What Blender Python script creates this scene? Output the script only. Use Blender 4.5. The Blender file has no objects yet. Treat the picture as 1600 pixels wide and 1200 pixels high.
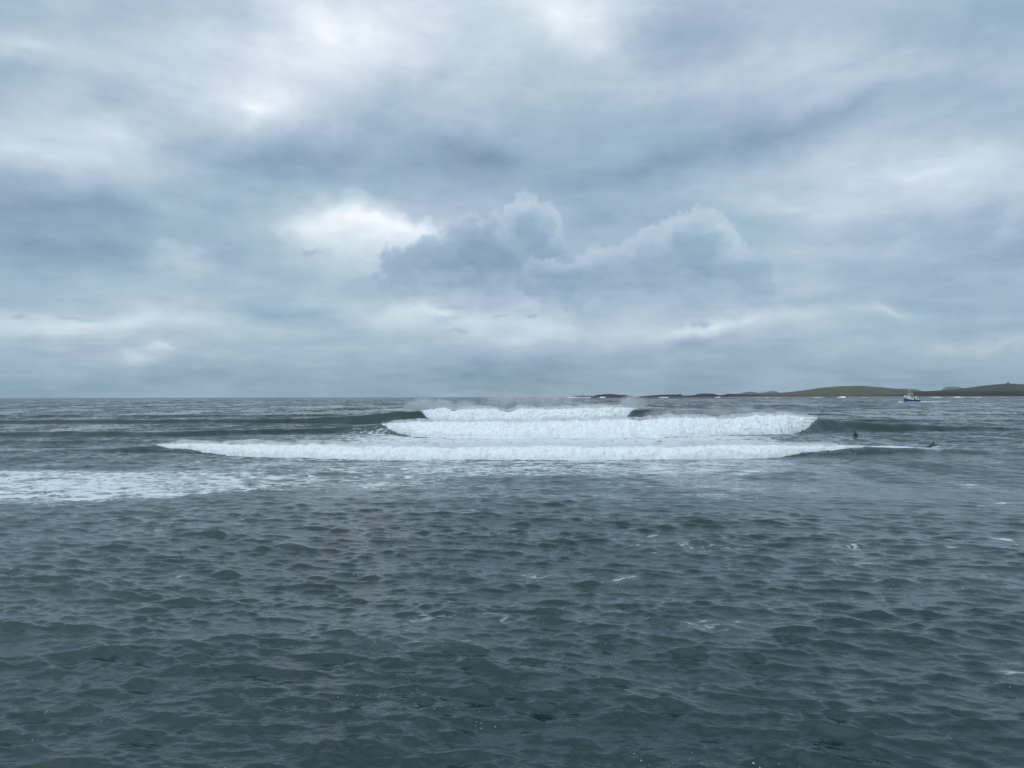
import bpy, bmesh, math, random
import numpy as np
from mathutils import Vector, Matrix
R = math.radians
rng = np.random.default_rng(7)
random.seed(7)
scene = bpy.context.scene
C = scene.collection

# ------------------------------------------------------------------ camera
CAM_H = 7.1                 # the photographer stands on a low cliff
F = 1155.0                  # focal length in photo pixels (1600 wide)
cam_d = bpy.data.cameras.new("camera"); cam = bpy.data.objects.new("camera", cam_d); C.objects.link(cam)
cam_d.sensor_width = 36; cam_d.lens = 36 * F / 1600
cam_d.clip_start = 0.1; cam_d.clip_end = 120000
PITCH, ROLL = math.atan(18.7 / F), -0.0016
cam.matrix_world = Matrix.Translation((0, 0, CAM_H)) @ Matrix.Rotation(R(90) + PITCH, 4, 'X') @ Matrix.Rotation(ROLL, 4, 'Z')
scene.camera = cam
cam_rot = cam.matrix_world.to_3x3()

def horizon(px): return 620.0 - 0.0016 * px      # true horizontal; the sea's edge lies 1.7 px lower
def at(px, py):             # point of the sea surface for a place in the photo (layout only)
    d = CAM_H * F / (py - horizon(px)); return ((px - 800) / F * d, d)
def xat(px, d): return (px - 800) / F * d
def az_el(px, py):          # world azimuth / elevation in degrees
    v = cam_rot @ Vector(((px - 800) / F, (600 - py) / F, -1)); v.normalize()
    return math.degrees(math.atan2(v.x, v.y)), math.degrees(math.asin(v.z))

# ------------------------------------------------------------------ node helper
class NT:
    def __init__(s, nt): s.nt = nt; s.n = nt.nodes; s.l = nt.links
    def node(s, t, **kw):
        n = s.n.new(t)
        for k, v in kw.items(): setattr(n, k, v)
        return n
    def put(s, sock, v):
        if isinstance(v, E): v = v.s
        if isinstance(v, bpy.types.NodeSocket): s.l.new(v, sock)
        else: sock.default_value = v
    def math(s, op, a, b=None, c=None, clamp=False):
        n = s.node('ShaderNodeMath', operation=op, use_clamp=clamp); s.put(n.inputs[0], a)
        if b is not None: s.put(n.inputs[1], b)
        if c is not None: s.put(n.inputs[2], c)
        return E(s, n.outputs[0])
    def vmath(s, op, a, b=None, out=0):
        n = s.node('ShaderNodeVectorMath', operation=op); s.put(n.inputs[0], a)
        if b is not None: s.put(n.inputs[3 if op == 'SCALE' else 1], b)
        return E(s, n.outputs[out])
    def xyz(s, x, y, z=0.0):
        n = s.node('ShaderNodeCombineXYZ'); s.put(n.inputs[0], x); s.put(n.inputs[1], y); s.put(n.inputs[2], z); return E(s, n.outputs[0])
    def sep(s, v):
        n = s.node('ShaderNodeSeparateXYZ'); s.put(n.inputs[0], v); return [E(s, o) for o in n.outputs]
    def noise(s, vec, scale, detail=4, rough=.5, dist=0, lac=2.0, color=False, dims='3D', norm=True):
        n = s.node('ShaderNodeTexNoise'); n.noise_dimensions = dims; n.normalize = norm
        s.put(n.inputs['Vector'], vec); s.put(n.inputs['Scale'], scale); n.inputs['Detail'].default_value = detail
        n.inputs['Roughness'].default_value = rough; n.inputs['Distortion'].default_value = dist; n.inputs['Lacunarity'].default_value = lac
        return E(s, n.outputs[1 if color else 0])
    def step(s, v, a, b, lo=0.0, hi=1.0, kind='SMOOTHSTEP'):
        n = s.node('ShaderNodeMapRange', interpolation_type=kind); s.put(n.inputs[0], v); s.put(n.inputs[1], a); s.put(n.inputs[2], b)
        s.put(n.inputs[3], lo); s.put(n.inputs[4], hi); return E(s, n.outputs[0])
    def ramp(s, v, stops, interp='LINEAR'):
        n = s.node('ShaderNodeValToRGB'); n.color_ramp.interpolation = interp; e = n.color_ramp.elements
        while len(e) < len(stops): e.new(.5)
        for k, (p, c) in enumerate(stops): e[k].position = p; e[k].color = (*c, 1)
        s.put(n.inputs[0], v); return E(s, n.outputs[0])
    def mixc(s, f, a, b, blend='MIX'):
        n = s.node('ShaderNodeMix', data_type='RGBA', blend_type=blend); s.put(n.inputs[0], f)
        s.put(n.inputs[6], (*a, 1) if isinstance(a, tuple) else a); s.put(n.inputs[7], (*b, 1) if isinstance(b, tuple) else b); return E(s, n.outputs[2])
    def mixf(s, f, a, b):
        n = s.node('ShaderNodeMix', data_type='FLOAT'); s.put(n.inputs[0], f); s.put(n.inputs[2], a); s.put(n.inputs[3], b); return E(s, n.outputs[0])
class E:
    def __init__(e, t, sock): e.t = t; e.s = sock
    def __add__(e, o): return e.t.math('ADD', e, o)
    def __sub__(e, o): return e.t.math('SUBTRACT', e, o)
    def __rsub__(e, o): return e.t.math('SUBTRACT', o, e)
    def __mul__(e, o): return e.t.math('MULTIPLY', e, o)
    def __truediv__(e, o): return e.t.math('DIVIDE', e, o)
    __radd__ = __add__; __rmul__ = __mul__

def lin(*c): return tuple(((v / 255) / 12.92 if v <= 10 else ((v / 255 + .055) / 1.055) ** 2.4) for v in c)

# ------------------------------------------------------------------ world: overcast sky with broken cloud
SUN_EL, SUN_AZ = R(20), R(204)            # behind and left of the photographer, fully veiled by cloud
world = bpy.data.worlds.new("World"); scene.world = world; world.use_nodes = True
world.node_tree.nodes.clear()
w = NT(world.node_tree)
tc = w.node('ShaderNodeTexCoord')
D = E(w, tc.outputs['Generated'])
dx, dy, dz = w.sep(D)
az = w.math('ARCTAN2', dx, dy) * 57.29578
el = w.math('ARCSINE', dz) * 57.29578
zc = w.math('MAXIMUM', dz, 0.0)
q = w.xyz(dx / (zc + .16), dy / (zc + .16), 0.0)        # flat cloud deck seen in perspective
P0 = w.xyz(az, el, 0.0)
# domain warp so nothing keeps a geometric outline
wn = w.noise(P0, .085, 4, .55, color=True)
warp = w.vmath('MULTIPLY', w.vmath('SUBTRACT', wn, (.5, .5, .5)), (11, 5.5, 0))
P = w.vmath('ADD', P0, warp)
wn2 = w.noise(P0, .42, 5, .6, color=True)
P = w.vmath('ADD', P, w.vmath('MULTIPLY', w.vmath('SUBTRACT', wn2, (.5, .5, .5)), (2.6, 1.3, 0)))
DEG = 57.3 / F
def field(pt, px, py, rx, ry, rot=0):
    a, e_ = az_el(px, py)
    mp = w.node('ShaderNodeMapping', vector_type='TEXTURE')
    w.put(mp.inputs[0], pt); mp.inputs[1].default_value = (a, e_, 0); mp.inputs[2].default_value = (0, 0, R(rot))
    mp.inputs[3].default_value = (rx * DEG, ry * DEG, 1)
    return mp.outputs[0]
def blob(px, py, rx, ry, amp, rot=0, pt=None):
    g = w.node('ShaderNodeTexGradient', gradient_type='QUADRATIC_SPHERE')
    w.put(g.inputs[0], field(pt or P, px, py, rx * 1.9, ry * 1.9, rot)); return E(w, g.outputs[1]), amp
BLOBS = [  # bright openings and dark bellies: centre, radii, amount, tilt
 (520, 30, 170, 70, .42, 0), (860, 10, 140, 50, .34, 0), (930, 70, 70, 40, .22, -20), (400, 165, 95, 50, .42, 0), (60, 80, 120, 28, .24, 0), (300, 60, 140, 40, .12, 0),
 (210, 230, 110, 70, .36, 0), (50, 245, 150, 55, .28, 0), (560, 350, 110, 26, .50, -4), (600, 385, 110, 40, .46, -5), (275, 405, 62, 30, .25, -10), (470, 360, 90, 20, .16, 0),
 (450, 90, 230, 70, .16, 0), (130, 492, 230, 20, .30, 0), (220, 545, 300, 36, .10, 0), (1420, 112, 190, 40, .26, -8), (1450, 275, 230, 45, .28, -8), (1270, 55, 120, 40, .12, 0), (700, 100, 120, 60, .12, 0),
 (1130, 507, 110, 11, .30, 2), (880, 505, 260, 40, .16, 0), (1550, 524, 80, 12, .20, -4), (1355, 477, 50, 10, .20, -4), (1250, 325, 230, 24, .18, -8), (560, 500, 320, 40, .06, 0),
 (690, 492, 130, 14, .18, 0), (150, 145, 55, 28, .14, 0), (255, 555, 34, 18, .22, 0), (850, 520, 330, 30, .08, 0), (1060, 125, 120, 24, .14, 8),
 (90, 325, 270, 50, -.26, 4), (380, 262, 260, 42, -.24, 6), (760, 235, 220, 50, -.22, 0), (80, 118, 140, 24, -.14, 0), (195, 175, 100, 40, -.16, 0), (350, 25, 120, 30, -.12, 0),
 (650, 140, 110, 36, -.15, 25), (1240, 200, 330, 34, -.24, 12), (1000, 260, 240, 30, -.12, 10), (1090, 40, 140, 45, -.14, 0), (1520, 55, 160, 30, -.16, 0), (470, 490, 170, 24, -.14, -4), (150, 390, 210, 40, -.20, 0),
 (1420, 425, 170, 36, -.12, 8), (960, 350, 70, 44, -.20, 0), (760, 590, 260, 30, -.12, 0), (1350, 575, 330, 36, -.06, 0), (1520, 350, 130, 40, -.08, 0), (1090, 525, 90, 14, -.14, 10), (130, 600, 400, 22, -.06, 0),
]
B = w.ramp(el / 40.0, [(0, (.24,) * 3), (.04, (.27,) * 3), (.12, (.42,) * 3), (.2, (.44,) * 3), (.4, (.44,) * 3), (.7, (.54,) * 3), (1, (.66,) * 3)])
B = w.math('ADD', B, 0.0)
Pk = P
def chain(vec, prev):        # makes the evaluation sequential so the shader stack stays small
    return w.vmath('ADD', vec, w.vmath('SCALE', w.xyz(prev, prev, 0.0), 1e-7))
for kb, (px, py, rx, ry, am, rt) in enumerate(BLOBS):
    if kb % 4 == 0: Pk = chain(P, B)
    g, am = blob(px, py, rx, ry, am, rt, Pk); B = w.math('MULTIPLY_ADD', g, am * 1.22, B)
# small dark scud below the bright strips
for px, py, rx, ry in ((704, 495, 34, 9), (780, 496, 14, 5), (830, 492, 9, 4), (495, 396, 15, 8), (30, 497, 18, 5), (1100, 503, 18, 6), (715, 516, 26, 3), (125, 498, 30, 4)):
    P3 = w.vmath('ADD', chain(P0, B), w.vmath('MULTIPLY', w.vmath('SUBTRACT', wn2, (.5, .5, .5)), (4.5, 1.8, 0)))
    g, _ = blob(px, py, rx, ry, 1, 0, P3); B = B - w.step(g, .1, .8) * .16
# deck texture in perspective, finer wisps lower down
cn = w.noise(q, 1.1, 6, .52, .35); cn2 = w.noise(q, 4.0, 5, .55, .2)
def streak(rot, sx, sy, scale, det):
    mp = w.node('ShaderNodeMapping', vector_type='TEXTURE'); w.put(mp.inputs[0], chain(P0, B)); mp.inputs[2].default_value = (0, 0, R(rot)); mp.inputs[3].default_value = (sx, sy, 1)
    return w.noise(E(w, mp.outputs[0]), scale, det, .6, .25)
B = B + (cn - .5) * .48 + (cn2 - .5) * .20
B = B + (streak(9, 2.2, 1, .32, 7) - .5) * .24 + (streak(-3, 3.5, 1, 1.1, 7) - .5) * .20
# cumulus heads
def cumulus(parts, soft, topb, inb, base_py, amp=.55, feather=60, bs=2.6):
    hp = w.noise(chain(P0, B), .55, 6, .58, color=True)
    pt = w.vmath('ADD', P0, w.vmath('MULTIPLY', w.vmath('SUBTRACT', hp, (.5, .5, .5)), (4.4 * amp / .55, 3.4 * amp / .55, 0)))
    f = None
    for px, py, r_x, r_y in parts:
        g = w.node('ShaderNodeTexGradient', gradient_type='SPHERICAL'); w.put(g.inputs[0], field(pt, px, py, r_x, r_y, 0))
        v = E(w, g.outputs[1]) * (min(r_x, r_y) / 60.0)
        f = v if f is None else w.math('SMOOTH_MAX', f, v, .06)
    _, e0 = az_el(800, base_py); _, e1 = az_el(800, base_py - feather)
    m = w.step(f, .0, soft) * w.step(w.sep(pt)[1], e0 - bs * .3, e0 + bs)
    shade = w.step(f, .0, .95); h = w.step(el, e0, e1, 0, 1)
    inner = w.mixf(h, inb - .10, inb + .10)
    rim = w.mixf(w.step(el, e0 + .5, e1), inb, topb)
    return m, w.mixf(shade, rim, inner) + (cn2 - .5) * .45
for a in (([(560, 366, 118, 38), (630, 372, 84, 36), (500, 380, 80, 20)], .42, 1.0, .84, 402, .5, 50, 2.2), ([(275, 410, 66, 32)], .6, .92, .84, 436, .5, 40, 2.6),
          ([(690, 430, 110, 62), (760, 400, 95, 72), (825, 372, 62, 70), (860, 420, 60, 62), (640, 432, 62, 40)], .24, .60, .15, 462, .55, 110, 3.6),
          ([(1085, 395, 76, 72), (1030, 410, 78, 56), (950, 430, 84, 46), (880, 442, 84, 42), (1150, 440, 60, 50)], .20, .62, .22, 480, .5, 110, 4.0),
          ([(1410, 420, 50, 46), (1360, 432, 80, 34), (1460, 432, 44, 32)], .35, .54, .36, 470, .4, 70),
          ([(1618, 390, 54, 80)], .25, .60, .28, 470, .4, 120),
          ([(250, 552, 26, 20), (276, 560, 30, 12)], .18, .70, .50, 572, .3, 30, 1.2), ([(90, 558, 26, 11)], .12, .50, .44, 570, .3, 30, 1.0)):
    m, cb = cumulus(*a); B = w.mixf(m, B, cb)
B = B + w.step(el, 32, 60) * .08 - .03
ramp = [(0.0, lin(110, 131, 158)), (.2, lin(132, 152, 178)), (.4, lin(154, 172, 194)), (.6, lin(180, 194, 211)), (.8, lin(206, 217, 229)), (1.0, lin(236, 240, 245))]
ramp2 = [(0.0, lin(108, 137, 159)), (.2, lin(133, 160, 181)), (.4, lin(155, 179, 195)), (.6, lin(181, 199, 210)), (.8, lin(206, 219, 226)), (1.0, lin(235, 240, 243))]
hue = w.step(w.noise(P, .06, 2, .5), .38, .62); hue = hue * .6 + .22; hue = w.math('MAXIMUM', hue, w.step(el, 6, 0))
col = w.mixc(hue, w.ramp(B, ramp), w.ramp(B, ramp2))
top = w.step(el, 30, 75, 1.0, 1.08)                        # overcast skies are brighter overhead
sdir = (math.sin(SUN_AZ) * math.cos(SUN_EL), math.cos(SUN_AZ) * math.cos(SUN_EL), math.sin(SUN_EL))
glow = w.math('POWER', w.math('MAXIMUM', w.vmath('DOT_PRODUCT', D, sdir, out=1), 0.0), 3.0)      # glow added behind the camera to light the foam, as round a veiled sun
col = w.vmath('SCALE', col, top + glow * 1.15)
sky = w.node('ShaderNodeTexSky', sky_type='NISHITA'); sky.sun_disc = False; sky.sun_elevation = SUN_EL; sky.sun_rotation = SUN_AZ
bg1 = w.node('ShaderNodeBackground'); w.put(bg1.inputs[0], sky.outputs[0]); bg1.inputs[1].default_value = .08
bg2 = w.node('ShaderNodeBackground'); w.put(bg2.inputs[0], col); bg2.inputs[1].default_value = 1.0
ms = w.node('ShaderNodeMixShader'); ms.inputs[0].default_value = .93
w.l.new(bg1.outputs[0], ms.inputs[1]); w.l.new(bg2.outputs[0], ms.inputs[2])
wo = w.node('ShaderNodeOutputWorld'); w.l.new(ms.outputs[0], wo.inputs[0])
world.cycles.sampling_method = 'MANUAL'; world.cycles.sample_map_resolution = 512

sun_d = bpy.data.lights.new("sun", 'SUN'); sun_d.energy = .5; sun_d.angle = R(150); sun_d.color = (1, .99, .98)
sun = bpy.data.objects.new("sun", sun_d); C.objects.link(sun)
sv = Vector((math.sin(SUN_AZ) * math.cos(SUN_EL), math.cos(SUN_AZ) * math.cos(SUN_EL), math.sin(SUN_EL)))
sun.rotation_euler = sv.to_track_quat('Z', 'Y').to_euler()

scene.view_settings.view_transform = 'Standard'; scene.view_settings.look = 'None'
scene.view_settings.exposure = .22; scene.view_settings.gamma = 1
scene.cycles.max_bounces = 6; scene.cycles.volume_bounces = 1; scene.cycles.volume_max_steps = 128; scene.cycles.volume_step_rate = 1
scene.cycles.use_denoising = True; scene.cycles.denoiser = 'OPENIMAGEDENOISE'; scene.cycles.denoising_input_passes = 'RGB_ALBEDO_NORMAL'; scene.cycles.denoising_prefilter = 'ACCURATE'

# ------------------------------------------------------------------ noise in numpy
def _h(ix, iy, iz, s):
    n = (ix.astype(np.int64) * 374761393 + iy.astype(np.int64) * 668265263 + iz.astype(np.int64) * 2147483647 + s * 1274126177) & 0xffffffff
    n = ((n ^ (n >> 13)) * 1274126177) & 0xffffffff
    n = ((n ^ (n >> 15)) * 2246822519) & 0xffffffff
    return ((n ^ (n >> 16)) & 0xffff).astype(np.float32) / 32767.5 - 1
def vnoise(x, y, z=None, s=0):
    x = np.asarray(x, np.float32); y = np.asarray(y, np.float32)
    ix, iy = np.floor(x), np.floor(y); fx, fy = x - ix, y - iy
    ux, uy = fx * fx * fx * (fx * (fx * 6 - 15) + 10), fy * fy * fy * (fy * (fy * 6 - 15) + 10)
    if z is None:
        g = [[(_h(ix + a, iy + b, ix * 0, s) * (fx - a) + _h(ix + a, iy + b, ix * 0 + 7, s) * (fy - b)) for b in (0, 1)] for a in (0, 1)]
        return ((g[0][0] * (1 - uy) + g[0][1] * uy) * (1 - ux) + (g[1][0] * (1 - uy) + g[1][1] * uy) * ux) * 1.4
    z = np.asarray(z, np.float32); iz = np.floor(z); fz = z - iz; uz = fz * fz * fz * (fz * (fz * 6 - 15) + 10)
    r = 0
    for a in (0, 1):
        for b in (0, 1):
            for c in (0, 1):
                gg = _h(ix + a, iy + b, iz + c, s) * (fx - a) + _h(ix + a, iy + b, iz + c, s + 11) * (fy - b) + _h(ix + a, iy + b, iz + c, s + 23) * (fz - c)
                r = r + gg * (ux if a else 1 - ux) * (uy if b else 1 - uy) * (uz if c else 1 - uz)
    return r * 1.3
def fbm(x, y, z=None, o=4, s=0, g=.5):
    r = 0; a = 1
    for k in range(o):
        f = 2.03 ** k; r = r + a * vnoise(x * f, y * f, None if z is None else z * f, s + k * 31); a *= g
    return r
def billow(x, y, z=None, o=4, s=0, g=.5):
    r = 0; a = 1
    for k in range(o):
        f = 2.07 ** k; r = r + a * (1 - 2.2 * np.abs(vnoise(x * f, y * f, None if z is None else z * f, s + k * 31))); a *= g
    return r
def sstep(v, a, b): t = np.clip((v - a) / (b - a), 0, 1); return t * t * (3 - 2 * t)

# ------------------------------------------------------------------ the three swell lines (and faint ones behind)
def swell(knots, back):
    k = sorted(knots); px = np.array([a[0] for a in k], float); d = np.array([a[1] for a in k], float); H = np.array([a[2] for a in k], float)
    x = (px - 800) / F * d; xs = np.linspace(x[0], x[-1], 600)
    def sm(v):
        t = np.interp(xs, x, v); ker = np.hanning(31); ker /= ker.sum(); return np.convolve(np.pad(t, 15, mode='edge'), ker, 'valid')
    return dict(xs=xs, d=sm(d), H=sm(H), back=back)
SW = [  # px, distance of the crest, height
 swell([(-500, 92, .1), (0, 93, .35), (130, 93, .45), (255, 97.5, .78), (400, 91, .90), (640, 86.5, .86), (900, 86.5, .86), (1150, 88.5, .86), (1300, 91.5, .78), (1400, 91, .62), (1500, 90, .42), (1600, 89, .25), (2000, 88, .05)], 7),
 swell([(-500, 131, .2), (0, 132, .62), (250, 134, .85), (500, 141, .95), (598, 146, 1.55), (640, 137, 2.0), (760, 132, 2.05), (1000, 135, 2.45), (1150, 140, 2.7), (1270, 147, 2.65), (1310, 150, 2.25), (1400, 152, 1.6), (1500, 152, 1.0), (1600, 152, .55), (2000, 150, .2)], 8),
 swell([(-500, 200, .2), (0, 200, .80), (300, 200, 1.0), (500, 198, 1.4), (600, 195, 2.8), (660, 192, 3.45), (800, 190, 3.35), (990, 192, 3.75), (1050, 195, 3.2), (1110, 197, 2.4), (1170, 198, 1.5), (1300, 200, .8), (1600, 200, .3), (2000, 200, .2)], 12),
 swell([(-500, 265, .2), (0, 262, .62), (300, 258, .75), (600, 262, .6), (900, 268, .4), (1300, 270, .5), (1600, 265, .5), (2000, 262, .4)], 16),
 swell([(-500, 110, .1), (0, 112, .3), (200, 112, .32), (400, 116, .2), (1100, 118, .05), (1400, 118, .18), (1700, 118, .15), (2000, 120, .1)], 6),
]
def line(i, x):
    s = SW[i]; d = np.interp(x, s['xs'], s['d']); H = np.interp(x, s['xs'], s['H'])
    return d + vnoise(x * .055, x * 0 + i * 5.7, s=60) * .017 * d, H * (1 + .10 * vnoise(x * .11, x * 0 + i * 2.9, s=61))
def wf_of(H): return np.maximum(2.2, 1.15 * H + .9)
def swell_h(i, x, y):
    d, H = line(i, x); d = d + vnoise(x * .22, x * 0 + i * 3.3, s=5) * .35 * (1 + H * .2); H = H * (1 + .07 * vnoise(x * .35, x * 0 + i * 7.1, s=6))
    wf = wf_of(H); t = y - d
    fr = np.clip(1 + t / wf, 0, 1); front = (fr * fr * (3 - 2 * fr)) * .55 + fr ** 2.2 * .45
    trough = -.10 * np.exp(-((t + wf * 1.4) / (wf * .9)) ** 2)
    return H * (np.where(t < 0, front, np.exp(-(t / SW[i]['back']) ** 2)) + trough)

# wind chop: many short crested Gerstner components running offshore with a cross set
WV = []
def comp(n, l0, l1, st, mean, spread, p=0.0):
    for k in range(n):
        lam = l0 * (l1 / l0) ** ((k + rng.random()) / n)
        th = mean + rng.normal() * spread
        WV.append((lam, th, st * (.6 + .8 * rng.random()) * (lam / 2) ** p * lam / (2 * math.pi), rng.random() * 6.283))
comp(70, .14, .55, .031, R(84), .60)
comp(70, .5, 1.6, .040, R(87), .40)
comp(26, 1.7, 5.0, .020, R(94), .42)
comp(8, 4, 8, .014, R(96), .35)
comp(18, 7, 45, .009, R(92), .28)
WV.sort(key=lambda a: -a[0])

def rough_mask(x, y):
    """how choppy the water is: rough near the shore, slick over the shelf to the right"""
    m = 1.0 + .25 * fbm(x * .045, y * .045, o=3, s=40)
    a = np.arctan2(x, y)
    calm = sstep(a, -.05, .28) * sstep(y, 34, 52) * (1 - sstep(y, 86, 96))
    m = m * (1 - .62 * calm)
    m = m * (1 - .35 * sstep(y, 44, 52) * (1 - sstep(y, 78, 90)))
    return np.clip(m, .15, 1.6)

def sea_at(x, y, sp):
    """displacement of the sea surface; sp = local mesh spacing (short waves fade where they cannot be meshed)"""
    x = x.astype(np.float32); y = y.astype(np.float32)
    m = rough_mask(x, y).astype(np.float32)
    gust = (.80 + 1.5 * fbm(x * .40, y * .55, o=2, s=77)).clip(.20, 1.05).astype(np.float32)
    gust2 = (1 + .9 * fbm(x * .8, y * .8, o=2, s=99)).clip(.25, 1.45).astype(np.float32)
    X = np.zeros_like(x); Y = np.zeros_like(x); Z = np.zeros_like(x); ZS = np.zeros_like(x)
    order = np.argsort(sp, kind='stable')
    for lam, th, a, ph in WV:
        wgt = np.clip((lam / sp - 2.2) / 2.0, 0, 1)
        idx = np.nonzero(wgt > 0)[0]
        if len(idx) == 0: continue
        k = 2 * math.pi / lam; cx, cy = math.cos(th), math.sin(th)
        full = len(idx) == len(x); sl = slice(None) if full else idx
        arg = (k * cx) * x[sl] + (k * cy) * y[sl] + ph
        am = a * wgt[sl] * (m[sl] if lam < 8 else 1.0)
        if lam < .8: am = am * gust2[sl]
        elif lam < 3: am = am * gust[sl]
        s_, c_ = np.sin(arg), np.cos(arg)
        Z[sl] += am * c_; X[sl] -= .80 * am * cx * s_; Y[sl] -= .80 * am * cy * s_
        if lam < 7: ZS[sl] += am * c_
    Y = Y - .26 * ZS          # crests lean: short steep faces, long gentle backs
    Z = Z - .12 * ZS + .36 * .028 * np.logaddexp(0, ZS / .028) - .007      # flat troughs, peaked crests
    return X, Y, Z
def sea_height(x, y):
    x = np.array([x], float); y = np.array([y], float); _, _, z = sea_at(x, y, np.full(1, .2)); return float(z[0] + sum(swell_h(i, x, y)[0] for i in range(len(SW))))

# ------------------------------------------------------------------ foam cover left on the water by earlier waves
def ell(x, y, cx, cy, rx, ry, p=1.0): return np.clip(1.25 - ((x - cx) / rx) ** 2 - ((y - cy) / ry) ** 2, 0, 1) ** p
def foam_cover(x, y):
    u = np.arctan2(x, y); n1 = fbm(x * .05, y * .05, o=3, s=3); n2 = fbm(x * .25, y * .25, o=3, s=13)
    f = np.zeros_like(x)
    yy = y + 5 * n1 + 1.2 * n2
    # broad sheet at the left, ends at about 45 m
    edge = 45.5 + np.interp(x, [-60, -30, -12, 4, 20], [-1.0, 0, 7, 14, 24])
    sheet = sstep(yy, edge - 4, edge + 7) * (1 - sstep(yy, 66, 79))
    f = np.maximum(f, sheet * np.interp(x, [-45, -32, -20, -8, 4, 14, 24], [.76, .70, .62, .50, .40, .26, 0]))
    dC, HC = line(0, x); front = sstep(yy, 60, 70) * (1 - sstep(y, dC - 3, dC - 1))
    f = np.maximum(f, front * np.interp(x, [-60, -40, -25, 0, 20, 32, 44], [0, .26, .54, .60, .56, .42, .10]))
    # turbulent patch between the nearest and the second wave
    dB, HB = line(1, x)
    mid = sstep(y, dC - 1, dC + 1) * (1 - sstep(yy, dB - 6, dB))
    f = np.maximum(f, mid * np.interp(x, [-46, -40, -30, -20, -10, 10, 30, 42, 52], [0, .44, .56, .80, .88, .88, .84, .66, 0]))
    tail = sstep(y, dC - .6, dC + .6) * (1 - sstep(yy, dC + 10, dC + 20))
    f = np.maximum(f, tail * np.interp(x, [30, 38, 47, 53, 55], [0, .84, .80, .66, 0]))
    # behind the crests of the two outer waves
    dA, HA = line(2, x)
    f = np.maximum(f, sstep(y, dB - .5, dB + .5) * (1 - sstep(yy, dB + 9, dB + 22)) * np.interp(x, [-30, -22, 30, 60, 66], [0, .45, .55, .5, 0]))
    f = np.maximum(f, sstep(y, dA - 14, dA - 4) * (1 - sstep(yy, dA + 8, dA + 20)) * np.interp(x, [-28, -20, 30, 36], [0, .5, .5, 0]))
    # wisps in the foreground
    w1 = sstep(fbm(x * .09 + 4, y * .16, o=3, s=23), .05, .45) * (y < 60)
    w1 = w1 * np.interp(u, [-.7, -.1, .1, .7], [.34, .36, .42, .42]); f = np.maximum(f, w1)
    f = np.maximum(f, ell(x, y, 26.2, 36.0, 5.2, 2.6) * .42)
    f = np.maximum(f, ell(x, y, 6.4, 22.6, 2.4, .7) * .40); f = np.maximum(f, ell(x, y, 18, 28.5, 8, 2.4) * .34)
    f = np.maximum(f, ell(x, y, 14, 33, 7, 2) * .36); f = np.maximum(f, ell(x, y, -15, 28.5, 4, 1.2) * .38); f = np.maximum(f, ell(x, y, 0, 30.5, 4, 1.0) * .40)
    return f + (.14 * n2 + .10 * n1) * (f > .02)

# ------------------------------------------------------------------ materials
def new_mat(name):
    m = bpy.data.materials.new(name); m.use_nodes = True; m.node_tree.nodes.clear(); t = NT(m.node_tree)
    out = t.node('ShaderNodeOutputMaterial'); return m, t, out
def pos(t): return E(t, t.node('ShaderNodeNewGeometry').outputs['Position'])

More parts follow.
